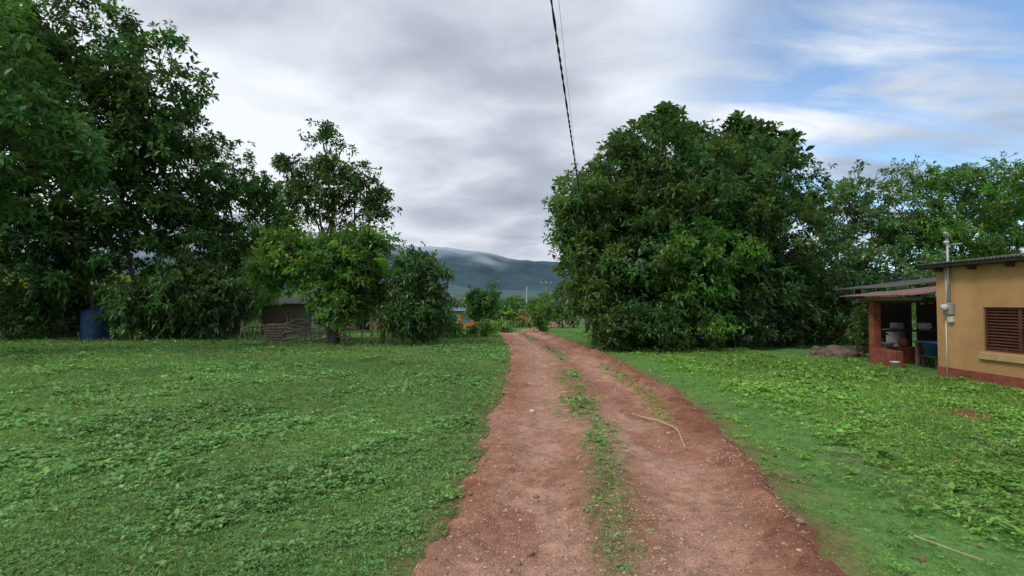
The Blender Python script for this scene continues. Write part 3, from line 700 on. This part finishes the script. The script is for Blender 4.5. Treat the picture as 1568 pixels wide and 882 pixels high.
# ------------------------------------------------------------ world
w = bpy.data.worlds.new('World'); scene.world = w; w.use_nodes = True
nt = w.node_tree; bg = nt.nodes['Background']; bg.inputs['Strength'].default_value = .14
sky = N(nt, 'ShaderNodeTexSky', sky_type='NISHITA'); sky.sun_disc = False
sky.sun_elevation = math.radians(50); sky.sun_rotation = math.radians(232); sky.air_density = 1.0; sky.dust_density = .6; sky.ozone_density = 2
tc = N(nt, 'ShaderNodeTexCoord'); DIR = tc.outputs['Generated']
def mth(op, a, b=None, c=None, clamp=False):
    n = N(nt, 'ShaderNodeMath', operation=op); n.use_clamp = clamp
    for i, v in enumerate((a, b, c)):
        if v is None: continue
        if isinstance(v, (int, float)): n.inputs[i].default_value = v
        else: nt.links.new(v, n.inputs[i])
    return n.outputs[0]
sep = N(nt, 'ShaderNodeSeparateXYZ'); nt.links.new(DIR, sep.inputs[0])
zz = mth('ADD', mth('MAXIMUM', sep.outputs[2], 0.), .20)
cmb = N(nt, 'ShaderNodeCombineXYZ'); nt.links.new(mth('DIVIDE', sep.outputs[0], zz), cmb.inputs[0]); nt.links.new(mth('DIVIDE', sep.outputs[1], zz), cmb.inputs[1])
def cnoise(scale, detail, rough, stretch=(1, 1, 1), rot=0, off=(0, 0, 0), dist=0):
    mp = N(nt, 'ShaderNodeMapping'); mp.inputs['Scale'].default_value = stretch; mp.inputs['Rotation'].default_value = (0, 0, rot); mp.inputs['Location'].default_value = off
    nt.links.new(cmb.outputs[0], mp.inputs['Vector'])
    n = N(nt, 'ShaderNodeTexNoise'); n.inputs['Scale'].default_value = scale; n.inputs['Detail'].default_value = detail; n.inputs['Roughness'].default_value = rough
    n.inputs['Distortion'].default_value = dist
    nt.links.new(mp.outputs[0], n.inputs['Vector']); return n.outputs['Fac']
def blob(d, a, b):
    v = Vector(d).normalized(); n = N(nt, 'ShaderNodeVectorMath', operation='DOT_PRODUCT'); n.inputs[1].default_value = v
    nt.links.new(DIR, n.inputs[0])
    m = N(nt, 'ShaderNodeMapRange', interpolation_type='SMOOTHSTEP'); m.inputs['From Min'].default_value = a; m.inputs['From Max'].default_value = b
    nt.links.new(n.outputs['Value'], m.inputs['Value']); return m.outputs[0]
n1 = cnoise(1.0, 4, .45, (1, .8, 1), .3, (3.1, 1.7, 0), .2)
n2 = cnoise(2.6, 6, .5, (.9, 1.2, 1), .75, (.4, 5, 0), .3)
val = mth('ADD', mth('MULTIPLY', mth('SUBTRACT', n1, .5), 1.5), .53)
val = mth('ADD', val, mth('MULTIPLY', mth('SUBTRACT', n2, .5), 1.25))
for d_, a_, b_, k_ in [((-.18, 1, .25), .972, .999, .34), ((-.62, 1, .42), .92, .995, .34), ((-.95, 1, .2), .93, .995, .35), ((.45, 1, .62), .93, .995, .25), ((.12, 1, .32), .95, .998, .18),
                       ((-.02, 1, .46), .95, .997, -.16), ((-.12, 1, .15), .985, .999, -.08)]:
    val = mth('ADD', val, mth('MULTIPLY', blob(d_, a_, b_), k_))
cr = N(nt, 'ShaderNodeValToRGB'); els = cr.color_ramp.elements
els[0].position = 0.; els[0].color = (.27, .305, .38, 1); els[1].position = 1.; els[1].color = (.80, .84, .90, 1)
e2 = els.new(.45); e2.color = (.45, .495, .575, 1)
nt.links.new(val, cr.inputs['Fac'])
cs = N(nt, 'ShaderNodeVectorMath', operation='SCALE'); cs.inputs['Scale'].default_value = 8.3; nt.links.new(cr.outputs['Color'], cs.inputs[0])
sk2 = N(nt, 'ShaderNodeVectorMath', operation='MULTIPLY'); sk2.inputs[1].default_value = (1.15, 1.35, 1.45); nt.links.new(sky.outputs[0], sk2.inputs[0])
bl = blob((1.2, 1, .46), .80, .97)
ws = cnoise(2.2, 6, .55, (.55, 1.9, 1), .95, (7.6, 2.4, 0), .35)
bm_ = mth('MULTIPLY', bl, mth('MULTIPLY', mth('SUBTRACT', .66, ws, clamp=True), 4.6, clamp=True), clamp=True)
bm_ = mth('MULTIPLY', bm_, .92)
mx = N(nt, 'ShaderNodeMix', data_type='RGBA')
nt.links.new(bm_, mx.inputs['Factor']); nt.links.new(cs.outputs[0], mx.inputs['A']); nt.links.new(sk2.outputs[0], mx.inputs['B'])
nt.links.new(mx.outputs['Result'], bg.inputs['Color'])

sd = bpy.data.lights.new('sun', 'SUN'); sd.energy = 1.5; sd.angle = math.radians(14); sd.color = (1, .95, .86)
so = link(bpy.data.objects.new('sun', sd)); v = Vector((-.60, -.47, .9)); so.rotation_euler = v.to_track_quat('Z', 'Y').to_euler()

cd = bpy.data.cameras.new('camera'); cd.lens = 18; cd.sensor_width = 36; cd.clip_end = 20000; cd.clip_start = .05
co = link(bpy.data.objects.new('camera', cd)); co.location = (0, 0, 1.6); co.rotation_euler = (math.radians(90+1.75), 0, 0)
scene.camera = co
scene.view_settings.view_transform = 'Standard'; scene.view_settings.look = 'None'; scene.view_settings.exposure = 0
